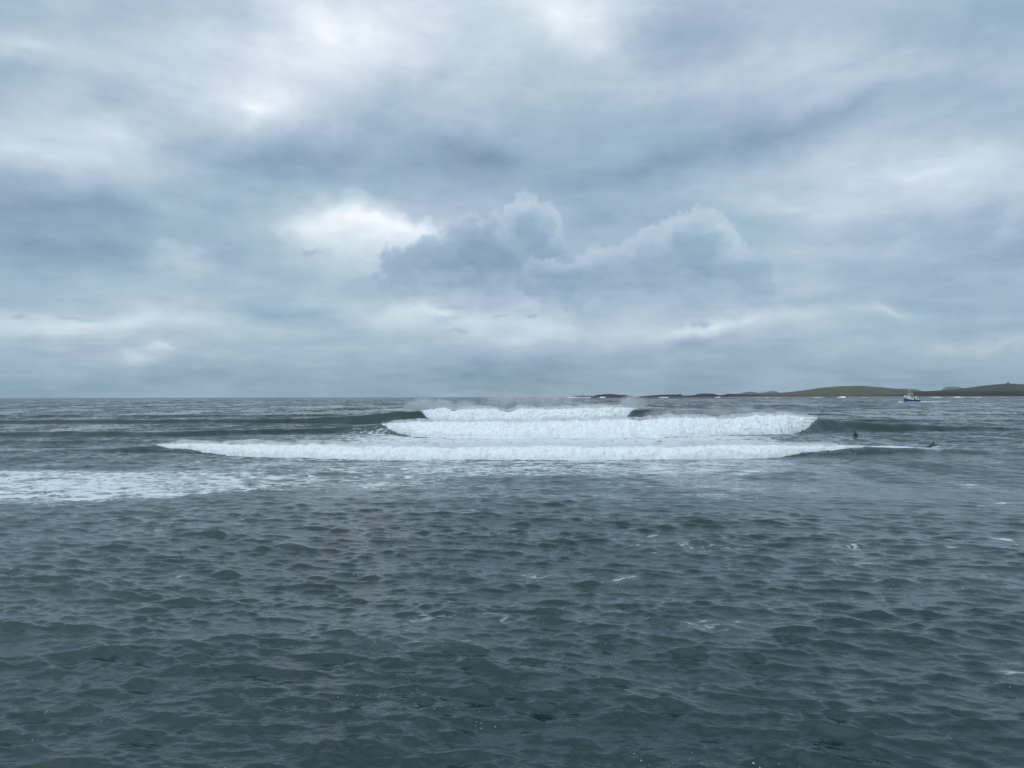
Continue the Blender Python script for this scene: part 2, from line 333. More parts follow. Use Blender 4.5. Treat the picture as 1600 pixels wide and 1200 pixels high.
def water_material():
    m, t, out = new_mat("sea_water"); p = pos(t)
    at_ = t.node('ShaderNodeAttribute', attribute_name='foam'); fo = E(t, at_.outputs['Fac'])
    # foam pattern
    p2 = t.vmath('MULTIPLY', p, (.62, 1.15, .2))
    wv = t.vmath('SCALE', t.vmath('SUBTRACT', t.noise(p2, .8, 3, .5, color=True), (.5, .5, .5)), 1.4)
    pw = t.vmath('ADD', p2, wv)
    n1 = t.noise(pw, 1.5, 6, .66, .4); n2 = t.noise(pw, 2.6, 4, .6)
    vo = t.node('ShaderNodeTexVoronoi', feature='DISTANCE_TO_EDGE'); t.put(vo.inputs['Vector'], pw); vo.inputs['Scale'].default_value = .9
    lace = t.step(E(t, vo.outputs[0]), 0, .32, 1, 0)
    n0 = t.noise(pw, .5, 3, .55)
    pat = n0 * .30 + n1 * .50 + n2 * .20 + (lace - .4) * .05
    th = t.math('MULTIPLY_ADD', fo, -.42, .77)
    f = t.step(pat, th - .04, th + .09)
    # single bubbles and flecks
    sp = t.noise(p2, 17.0, 2, .5); patch = t.noise(p2, .35, 3, .5)
    fl = t.step(sp, .69, .73) * t.step(patch, .52, .66) * .55
    vl = t.node('ShaderNodeTexVoronoi', feature='DISTANCE_TO_EDGE'); t.put(vl.inputs['Vector'], t.vmath('ADD', t.vmath('MULTIPLY', p, (.8, 1.0, .2)), t.vmath('SCALE', wv, .5))); vl.inputs['Scale'].default_value = 3.6
    net = t.step(E(t, vl.outputs[0]), .015, .07, 1, 0) * t.step(fo, .28, .46) * t.step(n2, .46, .60) * t.step(fo, .75, .5) * .12   # lacy foam lines
    f = t.math('MAXIMUM', f * t.step(fo, .02, .12), t.math('MAXIMUM', fl, net))
    # water body
    wat = t.node('ShaderNodeBsdfPrincipled')
    aer = t.step(fo, .15, .8)
    dep = t.noise(p, .03, 3, .5)
    t.put(wat.inputs['Base Color'], t.mixc(aer * .7, t.mixc(t.step(dep, .35, .65), (.0005, .024, .027), (.001, .032, .034)), (.10, .15, .16)))
    wat.inputs['IOR'].default_value = 1.50
    wat.inputs['Roughness'].default_value = .045
    # ripples
    rp = t.vmath('MULTIPLY', p, (1, 1.5, 1))
    rip_ = E(t, t.node('ShaderNodeAttribute', attribute_name='ripple').outputs['Fac'])
    h = t.noise(rp, 4.5, 3, .5, .2)
    bp = t.node('ShaderNodeBump'); bp.inputs['Strength'].default_value = 1.0; bp.inputs['Distance'].default_value = .03; t.put(bp.inputs['Height'], h)
    s1 = t.vmath('SUBTRACT', t.noise(rp, .75, 3, .6, color=True), (.5, .5, .5)); s2 = t.vmath('SUBTRACT', t.noise(t.vmath('MULTIPLY', p, (1, .35, 1)), .16, 4, .65, color=True), (.5, .5, .5))
    s3 = t.vmath('SUBTRACT', t.noise(t.vmath('MULTIPLY', p, (1, .22, 1)), .035, 4, .7, color=True), (.5, .5, .5))
    sl = t.vmath('SCALE', t.vmath('MULTIPLY', t.vmath('ADD', t.vmath('ADD', s1, s2), s3), (1.0, 1.9, 0)), rip_ * .80 + .03)
    sl = t.vmath('ADD', sl, t.vmath('SCALE', t.xyz(0.0, -1.0, 0.0), rip_ * .20))      # chop leans on the shore side
    nn = t.vmath('NORMALIZE', t.vmath('ADD', E(t, bp.outputs[0]), sl))
    t.put(wat.inputs['Normal'], nn)
    foam = t.node('ShaderNodeBsdfPrincipled'); foam.inputs['Base Color'].default_value = (.74, .78, .80, 1); foam.inputs['Roughness'].default_value = .8
    fb = t.node('ShaderNodeBump'); fb.inputs['Strength'].default_value = .7; fb.inputs['Distance'].default_value = .15; t.put(fb.inputs['Height'], pat); t.put(foam.inputs['Normal'], fb.outputs[0])
    mx = t.node('ShaderNodeMixShader'); t.put(mx.inputs[0], f * .92); t.l.new(wat.outputs[0], mx.inputs[1]); t.l.new(foam.outputs[0], mx.inputs[2])
    t.l.new(mx.outputs[0], out.inputs[0]); return m
M_WATER = water_material()

def foam_material():
    m, t, out = new_mat("white_water"); p = pos(t); b = t.node('ShaderNodeBsdfPrincipled')
    n = t.noise(t.vmath('MULTIPLY', p, (1.6, 1, .8)), 1.7, 6, .62)
    t.put(b.inputs['Base Color'], t.mixc(t.step(n * .6 + t.noise(t.vmath('MULTIPLY', p, (2.4, .5, .7)), 1.1, 4, .6) * .4, .36, .54), (.68, .745, .77), (.86, .875, .88)))  # grey streaks put the foam's soft shading into its colour
    b.inputs['Roughness'].default_value = .9; b.inputs['Specular IOR Level'].default_value = .1
    b.inputs['Subsurface Weight'].default_value = 0.0
    bp = t.node('ShaderNodeBump'); bp.inputs['Strength'].default_value = .35; bp.inputs['Distance'].default_value = .10
    t.put(bp.inputs['Height'], t.noise(p, 5.5, 5, .65)); t.put(b.inputs['Normal'], bp.outputs[0])
    t.l.new(b.outputs[0], out.inputs[0]); return m
M_FOAM = foam_material()

def simple(name, color, rough=.6, scale=3, var=.25, metal=0.0, bump=0.0):
    m, t, out = new_mat(name); b = t.node('ShaderNodeBsdfPrincipled'); tcn = t.node('ShaderNodeTexCoord')
    n = t.noise(E(t, tcn.outputs['Object']), scale, 4, .6)
    d = tuple(c * (1 - var) for c in color); l = tuple(min(1, c * (1 + var)) for c in color)
    t.put(b.inputs['Base Color'], t.mixc(t.step(n, .35, .65), d, l)); b.inputs['Roughness'].default_value = rough; b.inputs['Metallic'].default_value = metal
    if bump:
        bp = t.node('ShaderNodeBump'); bp.inputs['Distance'].default_value = bump; t.put(bp.inputs['Height'], n); t.put(b.inputs['Normal'], bp.outputs[0])
    t.l.new(b.outputs[0], out.inputs[0]); return m

# ------------------------------------------------------------------ object helpers
def tag(o, label=None, cat=None, group=None, kind=None):
    if label: o['label'] = label
    if cat: o['category'] = cat
    if group: o['group'] = group
    if kind: o['kind'] = kind
    return o
def thing(name, loc=(0, 0, 0), rz=0):
    o = bpy.data.objects.new(name, None); C.objects.link(o); o.location = loc; o.rotation_euler = (0, 0, rz); o.empty_display_size = .2; return o
def np_mesh(name, co, quads, mat, parent=None, smooth=True, attr=None, attr2=None):
    me = bpy.data.meshes.new(name); nv, nq = len(co), len(quads); k = quads.shape[1]
    me.vertices.add(nv); me.vertices.foreach_set('co', np.ascontiguousarray(co, np.float32).ravel())
    me.loops.add(nq * k); me.loops.foreach_set('vertex_index', quads.astype(np.int32).ravel())
    me.polygons.add(nq); me.polygons.foreach_set('loop_start', np.arange(0, nq * k, k, dtype=np.int32))
    if smooth: me.polygons.foreach_set('use_smooth', np.ones(nq, bool))
    me.update(calc_edges=True)
    if attr is not None:
        a = me.attributes.new('foam', 'FLOAT', 'POINT'); a.data.foreach_set('value', attr.astype(np.float32))
        a = me.attributes.new('ripple', 'FLOAT', 'POINT'); a.data.foreach_set('value', attr2.astype(np.float32))
    me.materials.append(mat); o = bpy.data.objects.new(name, me); C.objects.link(o)
    if parent: o.parent = parent
    return o
def grid_quads(nr, nc, wrap=False):
    i = np.arange((nr - 1) * (nc if wrap else nc - 1)); c = nc if wrap else nc - 1
    r_, c_ = i // c, i % c; c2 = (c_ + 1) % nc
    return np.stack([r_ * nc + c_, r_ * nc + c2, (r_ + 1) * nc + c2, (r_ + 1) * nc + c_], 1)

# ------------------------------------------------------------------ the sea
GR = .0034
rr = [3.0]
while rr[-1] < 1600: rr.append(rr[-1] + max(.035, GR * rr[-1]))
while rr[-1] < 12300: rr.append(rr[-1] * 1.012)
rr = np.array(rr); da = .00112
fine = np.arange(-R(46), R(46), da); side = np.linspace(R(46), R(314), 150, endpoint=False)
aa = np.concatenate([fine, side]); NR, NC = len(rr), len(aa)
RR, AA = np.meshgrid(rr, aa, indexing='ij'); X0 = (RR * np.sin(AA)).ravel(); Y0 = (RR * np.cos(AA)).ravel()
dr = np.gradient(rr); dang = np.where(np.arange(NC) < len(fine), da, R(1.8))
SPC = np.maximum(np.repeat(dr, NC), (rr[:, None] * dang[None, :]).ravel()).astype(np.float32)
sx, sy, sz = sea_at(X0, Y0, SPC)
rip = (1 - np.clip((1.6 / SPC - 1) / 9, 0, 1)) ** 1.0       # share of the short chop the mesh cannot carry
near = np.nonzero((np.abs(AA.ravel()) < R(75)) & (Y0 > 60) & (Y0 < 420))[0]
hs = [np.zeros(len(X0), np.float32) for _ in SW]
for i in range(len(SW)): hs[i][near] = swell_h(i, X0[near], Y0[near]) * (1 - sstep(np.abs(AA.ravel()[near]), R(50), R(72)))
Z0 = sz + sum(hs) - (RR.ravel() ** 2 / 12742000)          # the sea follows the Earth's curve
rip = rip * (1 - .75 * np.clip(np.maximum(np.maximum(hs[1], hs[2]), hs[0] * 1.2) / 1.0, 0, 1))        # the steep faces are smooth
fa = np.zeros(len(X0), np.float32); nf = np.nonzero((Y0 > 2) & (Y0 < 260) & (np.abs(AA.ravel()) < R(80)))[0]
fa[nf] = foam_cover(X0[nf], Y0[nf])
co = np.stack([X0 + sx, Y0 + sy, Z0], 1)
Q = grid_quads(NR, NC, True)[:, ::-1]
owner = np.zeros(len(Q), np.int8); qc = Q[:, 0]
for i in range(3):
    thr = (.38, .55, .7)[i]; owner[(hs[i][qc] > thr) & (hs[i][qc] > sum(hs)[qc] * .6)] = i + 1
def sub_mesh(name, mask, parent=None):
    q_ = Q[mask]; used, inv = np.unique(q_, return_inverse=True)
    return np_mesh(name, co[used], inv.reshape(-1, 4), M_WATER, parent, attr=fa[used], attr2=rip[used])
sea = sub_mesh("sea", owner == 0); tag(sea, kind='structure')

# ------------------------------------------------------------------ breaking waves
def add_bits(pts, sizes):
    """little irregular octahedra: flying drops and clots of foam"""
    base = np.array([(1, 0, 0), (-1, 0, 0), (0, 1, 0), (0, -1, 0), (0, 0, 1), (0, 0, -1)], float)
    n = len(pts); v = pts[:, None, :] + base[None] * (sizes[:, None, None] * rng.uniform(.6, 1.4, (n, 6, 1)))
    tri = np.array([(0, 2, 4), (2, 1, 4), (1, 3, 4), (3, 0, 4), (2, 0, 5), (1, 2, 5), (3, 1, 5), (0, 3, 5)])
    return v.reshape(-1, 3), (np.arange(n)[:, None, None] * 6 + tri[None]).reshape(-1, 3)

def breaker(i, xa, xb, ta, tb, lift, bulge, seed, parent, ndrop, splash, dips=()):
    s = np.arange(xa, xb, .07); T = np.linspace(0, 1, 84); S, TT = np.meshgrid(s, T, indexing='ij')
    d, H = line(i, s); wf = wf_of(H)
    d = d + vnoise(s * .22, s * 0 + i * 3.3, s=5) * .35 * (1 + H * .2)
    cov = np.minimum(np.clip((s - xa) / ta, 0, 1) ** .7, np.clip((xb - s) / tb, 0, 1) ** 1.0)
    cov = np.clip(cov * (1 + .26 * fbm(s * .16, s * 0 + seed, o=5, s=seed, g=.6)), 0.02, 1.0)
    th = lift * (.25 + .75 * cov) + H * cov * (.16 * fbm(s * .16, s * 0 + 2.2, o=4, s=seed + 4) - .04)
    for xq, wq, dq in dips: th = th - dq * np.exp(-((s - xq) / wq) ** 2)
    d_, H_, w_, c_, h_ = [v[:, None] for v in (d, H, wf, cov, th)]
    yb, zb = d_ + .9 + .9 * c_, H_ * .93 - .15                      # behind the lip
    yt, zt = d_ - .15 - .2 * c_, H_ + h_                            # top of the tumbling crest
    yf = d_ - w_ * c_ * .98 - bulge * c_; fr_ = np.clip(1 + (yf - d_) / w_, 0, 1)   # the toe lies on the face
    zf = H_ * ((fr_ * fr_ * (3 - 2 * fr_)) * .55 + fr_ ** 2.2 * .45) - .35 # toe
    a = np.clip(TT / .3, 0, 1); b = np.clip((TT - .3) / .7, 0, 1)
    y = np.where(TT < .3, yb + (yt - yb) * a, yt + (yf - yt) * b ** .80)
    z = np.where(TT < .3, zb + (zt - zb) * np.sin(a * math.pi / 2), zf + (zt - zf) * np.clip(1 - b ** 1.55, 0, 1))
    x = S + 0 * TT
    big = billow(x * .38, y * .42, z * .55, o=2, s=seed + 1); med = billow(x * 1.0, y * .9, z * 1.0, o=3, s=seed + 2, g=.42)
    amp = np.minimum(.08 + .25 * c_ * np.sqrt(H_), .5) * np.sin(np.clip(TT * 1.06, 0, 1) * math.pi) ** .6
    disp = amp * (.95 * big + .60 * med)
    spike = np.clip(fbm(x * 2.3, z * .5, y * .5, o=4, s=seed + 9, g=.65), 0, 2) * np.exp(-((TT - .3) / .14) ** 2) * (.55 * h_ + splash * c_)
    ny, nz = np.where(TT < .3, .3, -.62), np.where(TT < .3, .9, .72)
    y = y + disp * ny * .9 + .12 * spike; z = z + disp * nz * .62 + spike
    x = x + .25 * vnoise(S * 1.7, y * 1.7, z * 1.7, s=seed + 3)
    np_mesh("white_water", np.stack([x, y, z], 2).reshape(-1, 3), grid_quads(len(s), len(T)), M_FOAM, parent)
    # fine spray right along the lip: a closed sleeve of thin volume
    s2 = s[::8]; A_ = np.linspace(0, 2 * math.pi, 12, endpoint=False); d2, H2, t2, c2 = d[::8][:, None], H[::8][:, None], th[::8][:, None], cov[::8][:, None]
    e2 = np.clip(np.minimum(s2 - s2[0], s2[-1] - s2) / 3, .02, 1)[:, None] * (.6 + .5 * c2) * (1 + .5 * fbm(s2 * .2, s2 * 0 + 5, o=3, s=seed + 8))[:, None]
    yy = d2 + .7 * e2 + (1.1 + .3 * H2) * e2 * np.cos(A_); zz = H2 + t2 + .1 + (.42 + .16 * H2) * e2 * np.sin(A_)
    m_, t_, out_ = new_mat("lip_spray"); n_ = t_.noise(pos(t_), .9, 5, .65, .4); v_ = t_.node('ShaderNodeVolumePrincipled'); v_.inputs['Color'].default_value = (.97, .98, 1, 1)
    t_.put(v_.inputs['Density'], t_.step(n_, .38, .68) * 1.5); t_.l.new(v_.outputs[0], out_.inputs['Volume'])
    o = np_mesh("lip_spray", np.stack([s2[:, None] + 0 * zz, yy, zz], 2).reshape(-1, 3), grid_quads(len(s2), 12, True), m_, parent); o['kind'] = 'stuff'
    bm = bmesh.new(); bm.from_mesh(o.data); bmesh.ops.holes_fill(bm, edges=[e for e in bm.edges if e.is_boundary]); bmesh.ops.recalc_face_normals(bm, faces=bm.faces); bm.to_mesh(o.data); bm.free()
    # drops torn off the lip and blown back by the offshore wind
    k = rng.integers(0, len(s), ndrop); up = rng.exponential(.32, ndrop) * (.6 + .4 * np.sqrt(H[k])) * (.4 + 1.2 * np.clip(.5 + fbm(s[k] * .25, s[k] * 0 + 9, o=3, s=seed + 5), 0, 1.5))
    pts = np.stack([s[k] + rng.normal(0, .1, ndrop), d[k] + up * rng.uniform(-.2, 2.2, ndrop), H[k] + th[k] * .8 + up * .9], 1)
    k2 = rng.integers(0, len(s), ndrop // 2); fr = rng.random(ndrop // 2) ** .5
    p2 = np.stack([s[k2], d[k2] - wf[k2] * cov[k2] * fr - bulge * fr - rng.exponential(.25, len(k2)), H[k2] * (1 - fr) + .05 + rng.exponential(.12, len(k2))], 1)
    v, f = add_bits(np.concatenate([pts, p2]), np.concatenate([rng.uniform(.006, .024, ndrop) * np.exp(-up * .3), rng.uniform(.008, .03, len(k2))]))
    o = np_mesh("spray_drops", v, f, M_FOAM, parent, smooth=False); o['kind'] = 'stuff'

def mist(parent, x0, x1, y0, y1, z0, z1, dens, plumes):
    """fine spray hanging over the crest: a real volume, thinned by noise"""
    me = bpy.data.meshes.new("spray_mist"); bm = bmesh.new(); bmesh.ops.create_cube(bm, size=1)
    bmesh.ops.scale(bm, vec=(x1 - x0, y1 - y0, z1 - z0), verts=bm.verts); bmesh.ops.translate(bm, vec=((x0 + x1) / 2, (y0 + y1) / 2, (z0 + z1) / 2), verts=bm.verts)
    bm.to_mesh(me); bm.free(); o = bpy.data.objects.new("spray_mist", me); C.objects.link(o); o.parent = parent; o['kind'] = 'stuff'
    m, t, out = new_mat("spray_mist"); p = pos(t)
    pw = t.vmath('MULTIPLY', p, (1, .5, .8)); n = t.noise(pw, .42, 6, .66, .6)
    tot = None
    for cx, cy, cz, rx, ry, rz, k in plumes:
        v = t.vmath('DIVIDE', t.vmath('SUBTRACT', p, (cx, cy, cz)), (rx, ry, rz)); l = t.vmath('LENGTH', v, out=1)
        g = t.step(l, .1, 1.0, k, 0); tot = g if tot is None else tot + g
    dn = tot * t.step(n, .36, .72) * dens
    vol = t.node('ShaderNodeVolumePrincipled'); vol.inputs['Color'].default_value = (.95, .97, 1, 1); t.put(vol.inputs['Density'], dn); vol.inputs['Anisotropy'].default_value = .2
    t.l.new(vol.outputs[0], out.inputs['Volume']); me.materials.append(m); return o

WG = "swells breaking into white water"
wC = tag(thing("breaking_wave", (0, 0, 0)), "nearest and longest white breaker, low tumbling foam stretching from far left to the paddling surfer", "wave", WG)
sub_mesh("wave_face", owner == 1, wC)
wB = tag(thing("breaking_wave", (0, 0, 0)), "middle breaker, tall wall of foam whose right end stands highest with a dark green shoulder", "wave", WG)
sub_mesh("wave_face", owner == 2, wB)
wA = tag(thing("breaking_wave", (0, 0, 0)), "farthest breaker, shortest white crest with spray blowing back off dark steep faces at both ends", "wave", WG)
sub_mesh("wave_face", owner == 3, wA)
breaker(0, xat(252, 98), xat(1345, 91), 16, 16, .10, .6, 11, wC, 26000, .12)
breaker(1, xat(598, 145), xat(1280, 148), 9, 10, .14, 1.2, 33, wB, 42000, .26)
breaker(2, xat(658, 192), xat(996, 192), 8, 8, .14, 1.2, 55, wA, 44000, .35, ((-2.2, 3.0, .42), (-15, 1.5, .5), (9, 3, .25), (21, 2, .3)))
mist(wA, -34, 38, 186, 216, 2.2, 10.5, .60, [(-22, 196, 4.3, 8, 6, 3.0, 2.4), (-13, 200, 4.2, 11, 8, 2.6, .7), (-1, 202, 5.6, 9, 9, 4.2, .8), (10, 202, 5.2, 11, 9, 3.6, .8), (22, 200, 3.8, 9, 8, 2.0, .6), (32, 197, 4.8, 5, 6, 3.0, 2.2)])
mist(wB, 22, 64, 140, 162, 1.8, 6.4, .42, [(33, 149, 3.2, 9, 7, 1.7, .8), (45, 150, 3.6, 9, 7, 2.2, .8), (55, 150, 3.3, 7, 6, 1.7, .6)])

# ------------------------------------------------------------------ coast
def land_material(name, grass, heath, rock, beach, zb):
    m, t, out = new_mat(name); p = pos(t); b = t.node('ShaderNodeBsdfPrincipled'); z = t.sep(p)[2]
    n = t.noise(t.vmath('MULTIPLY', p, (1, .4, 3)), .012, 6, .65); n2 = t.noise(t.vmath('MULTIPLY', p, (1, .3, 1)), .05, 5, .65)
    nrm = t.sep(E(t, t.node('ShaderNodeNewGeometry').outputs['Normal']))[2]
    c = t.mixc(t.step(n, .42, .54), grass, heath)
    c = t.mixc(t.step(n2 + (z * -.006), .40, .52) * .55, c, heath)
    c = t.mixc(t.step(z + n2 * 10 - 5, zb + 3, zb - 1), c, rock)
    c = t.mixc(t.step(z + n2 * 2 - 1, 4.5, 3.2), c, beach)
    t.put(b.inputs['Base Color'], c); b.inputs['Roughness'].default_value = .95; b.inputs['Specular IOR Level'].default_value = .1
    bp = t.node('ShaderNodeBump'); bp.inputs['Distance'].default_value = 3; t.put(bp.inputs['Height'], n2); t.put(b.inputs['Normal'], bp.outputs[0])
    t.l.new(b.outputs[0], out.inputs[0]); return m
def terrain(name, pts, r0, rp, r1, mat, amp=.05, step=1.0, seed=1, nr=70, cliff=.0, nz=.0):
    """relief whose skyline follows pts = (px, py); r0 shore, rp ridge, r1 far side"""
    pts = sorted(pts); px = np.arange(pts[0][0], pts[-1][0] + .01, step / 2); sky_ = np.interp(px, [a[0] for a in pts], [a[1] for a in pts])
    ker = np.hanning(7); ker /= ker.sum(); sky_ = np.convolve(np.pad(sky_, 3, mode='edge'), ker, 'valid')
    Hh = np.maximum(0, CAM_H + (horizon(px) - sky_) * rp / F)
    v = np.linspace(0, 1, nr); rad = r0 + (r1 - r0) * v
    PX, RD = np.meshgrid(px, rad, indexing='ij'); xx = (PX - 800) / F * RD; yy = RD + 0 * PX
    tt = np.where(RD < rp, (RD - r0) / (rp - r0), 1 - (RD - rp) / (r1 - rp) )
    prof = np.where(RD < rp, np.clip(tt, 0, 1) ** .75, sstep(tt, 0, 1))
    if cliff: prof = np.maximum(prof, np.where(RD < rp, sstep(tt, 0.0, .12) * cliff, 0))
    nn = fbm(xx * nz if nz else xx * .006, yy * (nz or .006) * .6, o=5, s=seed)
    zz = Hh[:, None] * prof * (1 + amp * nn * (1 - np.exp(-((tt - 1) / .08) ** 2) * .7)) - .6
    zz = zz + (1 - sstep(tt, 0, .04)) * -2
    o = np_mesh(name, np.stack([xx, yy, zz], 2).reshape(-1, 3), grid_quads(len(px), nr)[:, ::-1], mat); o['kind'] = 'structure'; return o

G1, HE, RK, BE = (.110, .135, .070), (.098, .098, .078), (.040, .038, .040), (.20, .185, .17)
mh1 = land_material("green_hill", G1, HE, (.060, .058, .052), BE, 7)
mh2 = land_material("heath_hill", (.080, .100, .060), (.064, .070, .060), (.034, .036, .038), BE, 20)
mrk = land_material("headland_rock", (.050, .045, .036), (.045, .038, .036), (.048, .036, .034), (.10, .08, .075), 2.0)
mdh = simple("far_hill", (.075, .085, .085), .95, .004, .2)
terrain("hill", [(1120, 620), (1150, 617.5), (1180, 615.8), (1225, 613), (1255, 610), (1280, 606), (1310, 603.3), (1345, 602.6), (1370, 604), (1400, 607), (1425, 609.5), (1450, 612), (1500, 616), (1540, 620)], 2650, 3250, 3900, mh1, .10, seed=2)
terrain("hill", [(1360, 620), (1385, 616), (1420, 613.5), (1440, 611.5), (1480, 608.8), (1510, 605.8), (1535, 602.6), (1560, 600), (1575, 598.8), (1600, 600.2), (1650, 601), (1720, 604), (1850, 612), (1950, 620)], 2450, 2950, 3700, mh2, .10, seed=8, cliff=.30)
terrain("headland", [(992, 621), (1000, 619), (1020, 617.6), (1040, 616.6), (1064, 616), (1066, 618), (1080, 617.6), (1093, 615.2), (1115, 615), (1125, 617.4), (1141, 615.0), (1158, 616), (1180, 616.4), (1205, 617), (1230, 619.5), (1240, 621)], 2800, 2900, 3050, mrk, .3, .6, seed=5, nr=40, nz=.03)
terrain("skerry", [(922, 621), (927, 618.5), (935, 616.8), (945, 615.6), (955, 615.4), (965, 616.4), (978, 617.2), (988, 618.6), (993, 621)], 2900, 2960, 3050, mrk, .3, .5, seed=6, nr=40, nz=.04)
terrain("skerry", [(1280, 622.5), (1285, 621.2), (1292, 620), (1300, 619.8), (1306, 620.8), (1311, 622.4)], 2300, 2320, 2350, mrk, .4, .5, seed=9, nr=24, nz=.06)
terrain("skerry", [(872, 620.4), (890, 619.4), (905, 618.2), (920, 618.2), (934, 619.2), (946, 620.3)], 5200, 5400, 5700, mdh, .2, .6, seed=12, nr=24, nz=.02)
for pts, r, sd in (([(1130, 620), (1150, 615.5), (1165, 612.6), (1175, 611.8), (1186, 614), (1192, 613.2), (1205, 610.9), (1213, 611.2), (1222, 615), (1235, 620)], 9000, 21),
                   ([(1380, 620), (1395, 609), (1408, 607), (1420, 606.7), (1432, 608.5), (1445, 611.5), (1460, 620)], 9000, 22), ([(1460, 620), (1475, 606), (1482, 604), (1495, 604), (1505, 606), (1525, 620)], 10000, 23)):
    terrain("far_hill", pts, r - 700, r, r + 900, mdh, .1, .8, seed=sd, nr=30)

def surf_line(px0, px1, r, hgt, seed, n=.5):
    s = np.arange(xat(px0, r), xat(px1, r), 1.2); T = np.linspace(0, 1, 12); S, TT = np.meshgrid(s, T, indexing='ij')
    e = sstep(s, s[0], s[0] + 8) * (1 - sstep(s, s[-1] - 8, s[-1]))
    hh = (hgt * np.clip(n + 1.3 * fbm(s * .02, s * 0 + seed, o=4, s=seed), 0, 1.4) * e)[:, None]
    y = r + 9 * (TT - .5) + 10 * vnoise(S * .02, S * 0 + .5, s=seed); z = hh * np.sin(TT * math.pi) * (1 + .5 * fbm(S * .3, TT * 3, o=3, s=seed)) - .15
    o = np_mesh("shore_surf", np.stack([S, y, z], 2).reshape(-1, 3), grid_quads(len(s), len(T)), M_FOAM); o['kind'] = 'stuff'; return o
surf_line(884, 924, 2890, 4.0, 1, .5); surf_line(936, 948, 2860, 4.5, 2, .9); surf_line(1028, 1046, 2780, 2.6, 3, .5); surf_line(1116, 1128, 2770, 3, 4, .5)
surf_line(1165, 1290, 2600, 1.6, 5, .0); surf_line(1308, 1322, 2420, 6.5, 6, .9); surf_line(1325, 1360, 2430, 2.2, 7, .1); surf_line(1440, 1475, 2380, 2.6, 8, .2)
surf_line(1482, 1545, 2380, 3.2, 9, .5); surf_line(1560, 1700, 2390, 1.4, 10, .0)

# ------------------------------------------------------------------ bmesh part builders
def bm_obj(name, bm, mat, parent=None, smooth=False):
    me = bpy.data.meshes.new(name); bmesh.ops.recalc_face_normals(bm, faces=bm.faces); bm.to_mesh(me); bm.free(); me.materials.append(mat)
    if smooth: me.polygons.foreach_set('use_smooth', np.ones(len(me.polygons), bool))
    o = bpy.data.objects.new(name, me); C.objects.link(o)
    if parent: o.parent = parent
    return o
def box(bm, x0, x1, y0, y1, z0, z1, bevel=0, taper=0, rake=0):
    g = bmesh.ops.create_cube(bm, size=1); vs = g['verts']
    for v in vs:
        top = v.co.z > 0; k = 1 - taper if top else 1
        v.co = Vector(((x0 + x1) / 2 + v.co.x * (x1 - x0) * k + (rake if top else 0), (y0 + y1) / 2 + v.co.y * (y1 - y0) * k, z0 if not top else z1))
    if bevel: bmesh.ops.bevel(bm, geom=list({e for v in vs for e in v.link_edges}), offset=bevel, segments=2, affect='EDGES')
def tube(bm, a, b, r, r2=None, seg=8):
    a, b = Vector(a), Vector(b); d = b - a
    m = Matrix.Translation((a + b) / 2) @ d.to_track_quat('Z', 'Y').to_matrix().to_4x4()
    bmesh.ops.create_cone(bm, cap_ends=True, segments=seg, radius1=r, radius2=r if r2 is None else r2, depth=d.length, matrix=m)

# ------------------------------------------------------------------ fishing boat, bow to the left
m_blue = simple("hull_blue", (.018, .045, .20), .35, .8, .25); m_white = simple("ship_white", (.72, .74, .74), .4, .8, .08)
m_dark = simple("dark_glass", (.02, .025, .03), .15); m_steel = simple("deck_steel", (.16, .12, .12), .6, 1.5); m_red = simple("antifouling", (.10, .02, .02), .6)
m_buff = simple("buff_gear", (.40, .33, .32), .6)
bx_, by_ = at(1423.5, 628.3)
boat = tag(thing("fishing_boat", (bx_, by_, .1), R(8)), "blue hulled fishing boat with white bow and wheelhouse, steaming in front of the green hills", "boat"); boat.scale = (.86, .86, 1.28)
def hull_sections(z0, z1, nx=26, nz=7):
    """x -10.3 (bow) .. +10.3 (stern); sheer rises to the bow"""
    rows = []
    for i in range(nx + 1):
        u = i / nx; row = []
        for j in range(nz + 1):
            f = z0 + (z1 - z0) * j / nz                      # 0 keel .. 1 rail
            sheer = 1.75 + 2.6 * (1 - u) ** 2.2 + .35 * max(0, u - .75) * 4 * .25
            z = -1.2 + (sheer + 1.2) * f
            xb = -10.3 + (1 - f) * 2.0; x = xb + (10.3 - xb) * u
            beam = 3.1 * min(1, (u / .34)) ** (.55 + .35 * (1 - f)) * (1 - .12 * max(0, u - .8) * 5) * (.45 + .55 * f ** .45)
            row.append((x, beam, z))
        rows.append(row)
    return rows
def hull_shell(rows, off=0.0):
    bm = bmesh.new(); n = len(rows[0])
    for s_ in (-1, 1):
        V = [[bm.verts.new((x, s_ * (b + (off if b > .05 else 0)), z)) for x, b, z in r_] for r_ in rows]
        for i in range(len(rows) - 1):
            for j in range(n - 1): bm.faces.new((V[i][j], V[i + 1][j], V[i + 1][j + 1], V[i][j + 1]))
        if s_ == -1: L = V
    for j in range(n - 1): bm.faces.new((L[-1][j], V[-1][j], V[-1][j + 1], L[-1][j + 1]))     # transom
    for i in range(len(rows) - 1): bm.faces.new((L[i][0], L[i + 1][0], V[i + 1][0], V[i][0]))
    bmesh.ops.remove_doubles(bm, verts=bm.verts, dist=.01); return bm, L, V
rows = hull_sections(0, .80); bm, L, V = hull_shell(rows); bm_obj("hull", bm, m_blue, boat, True)
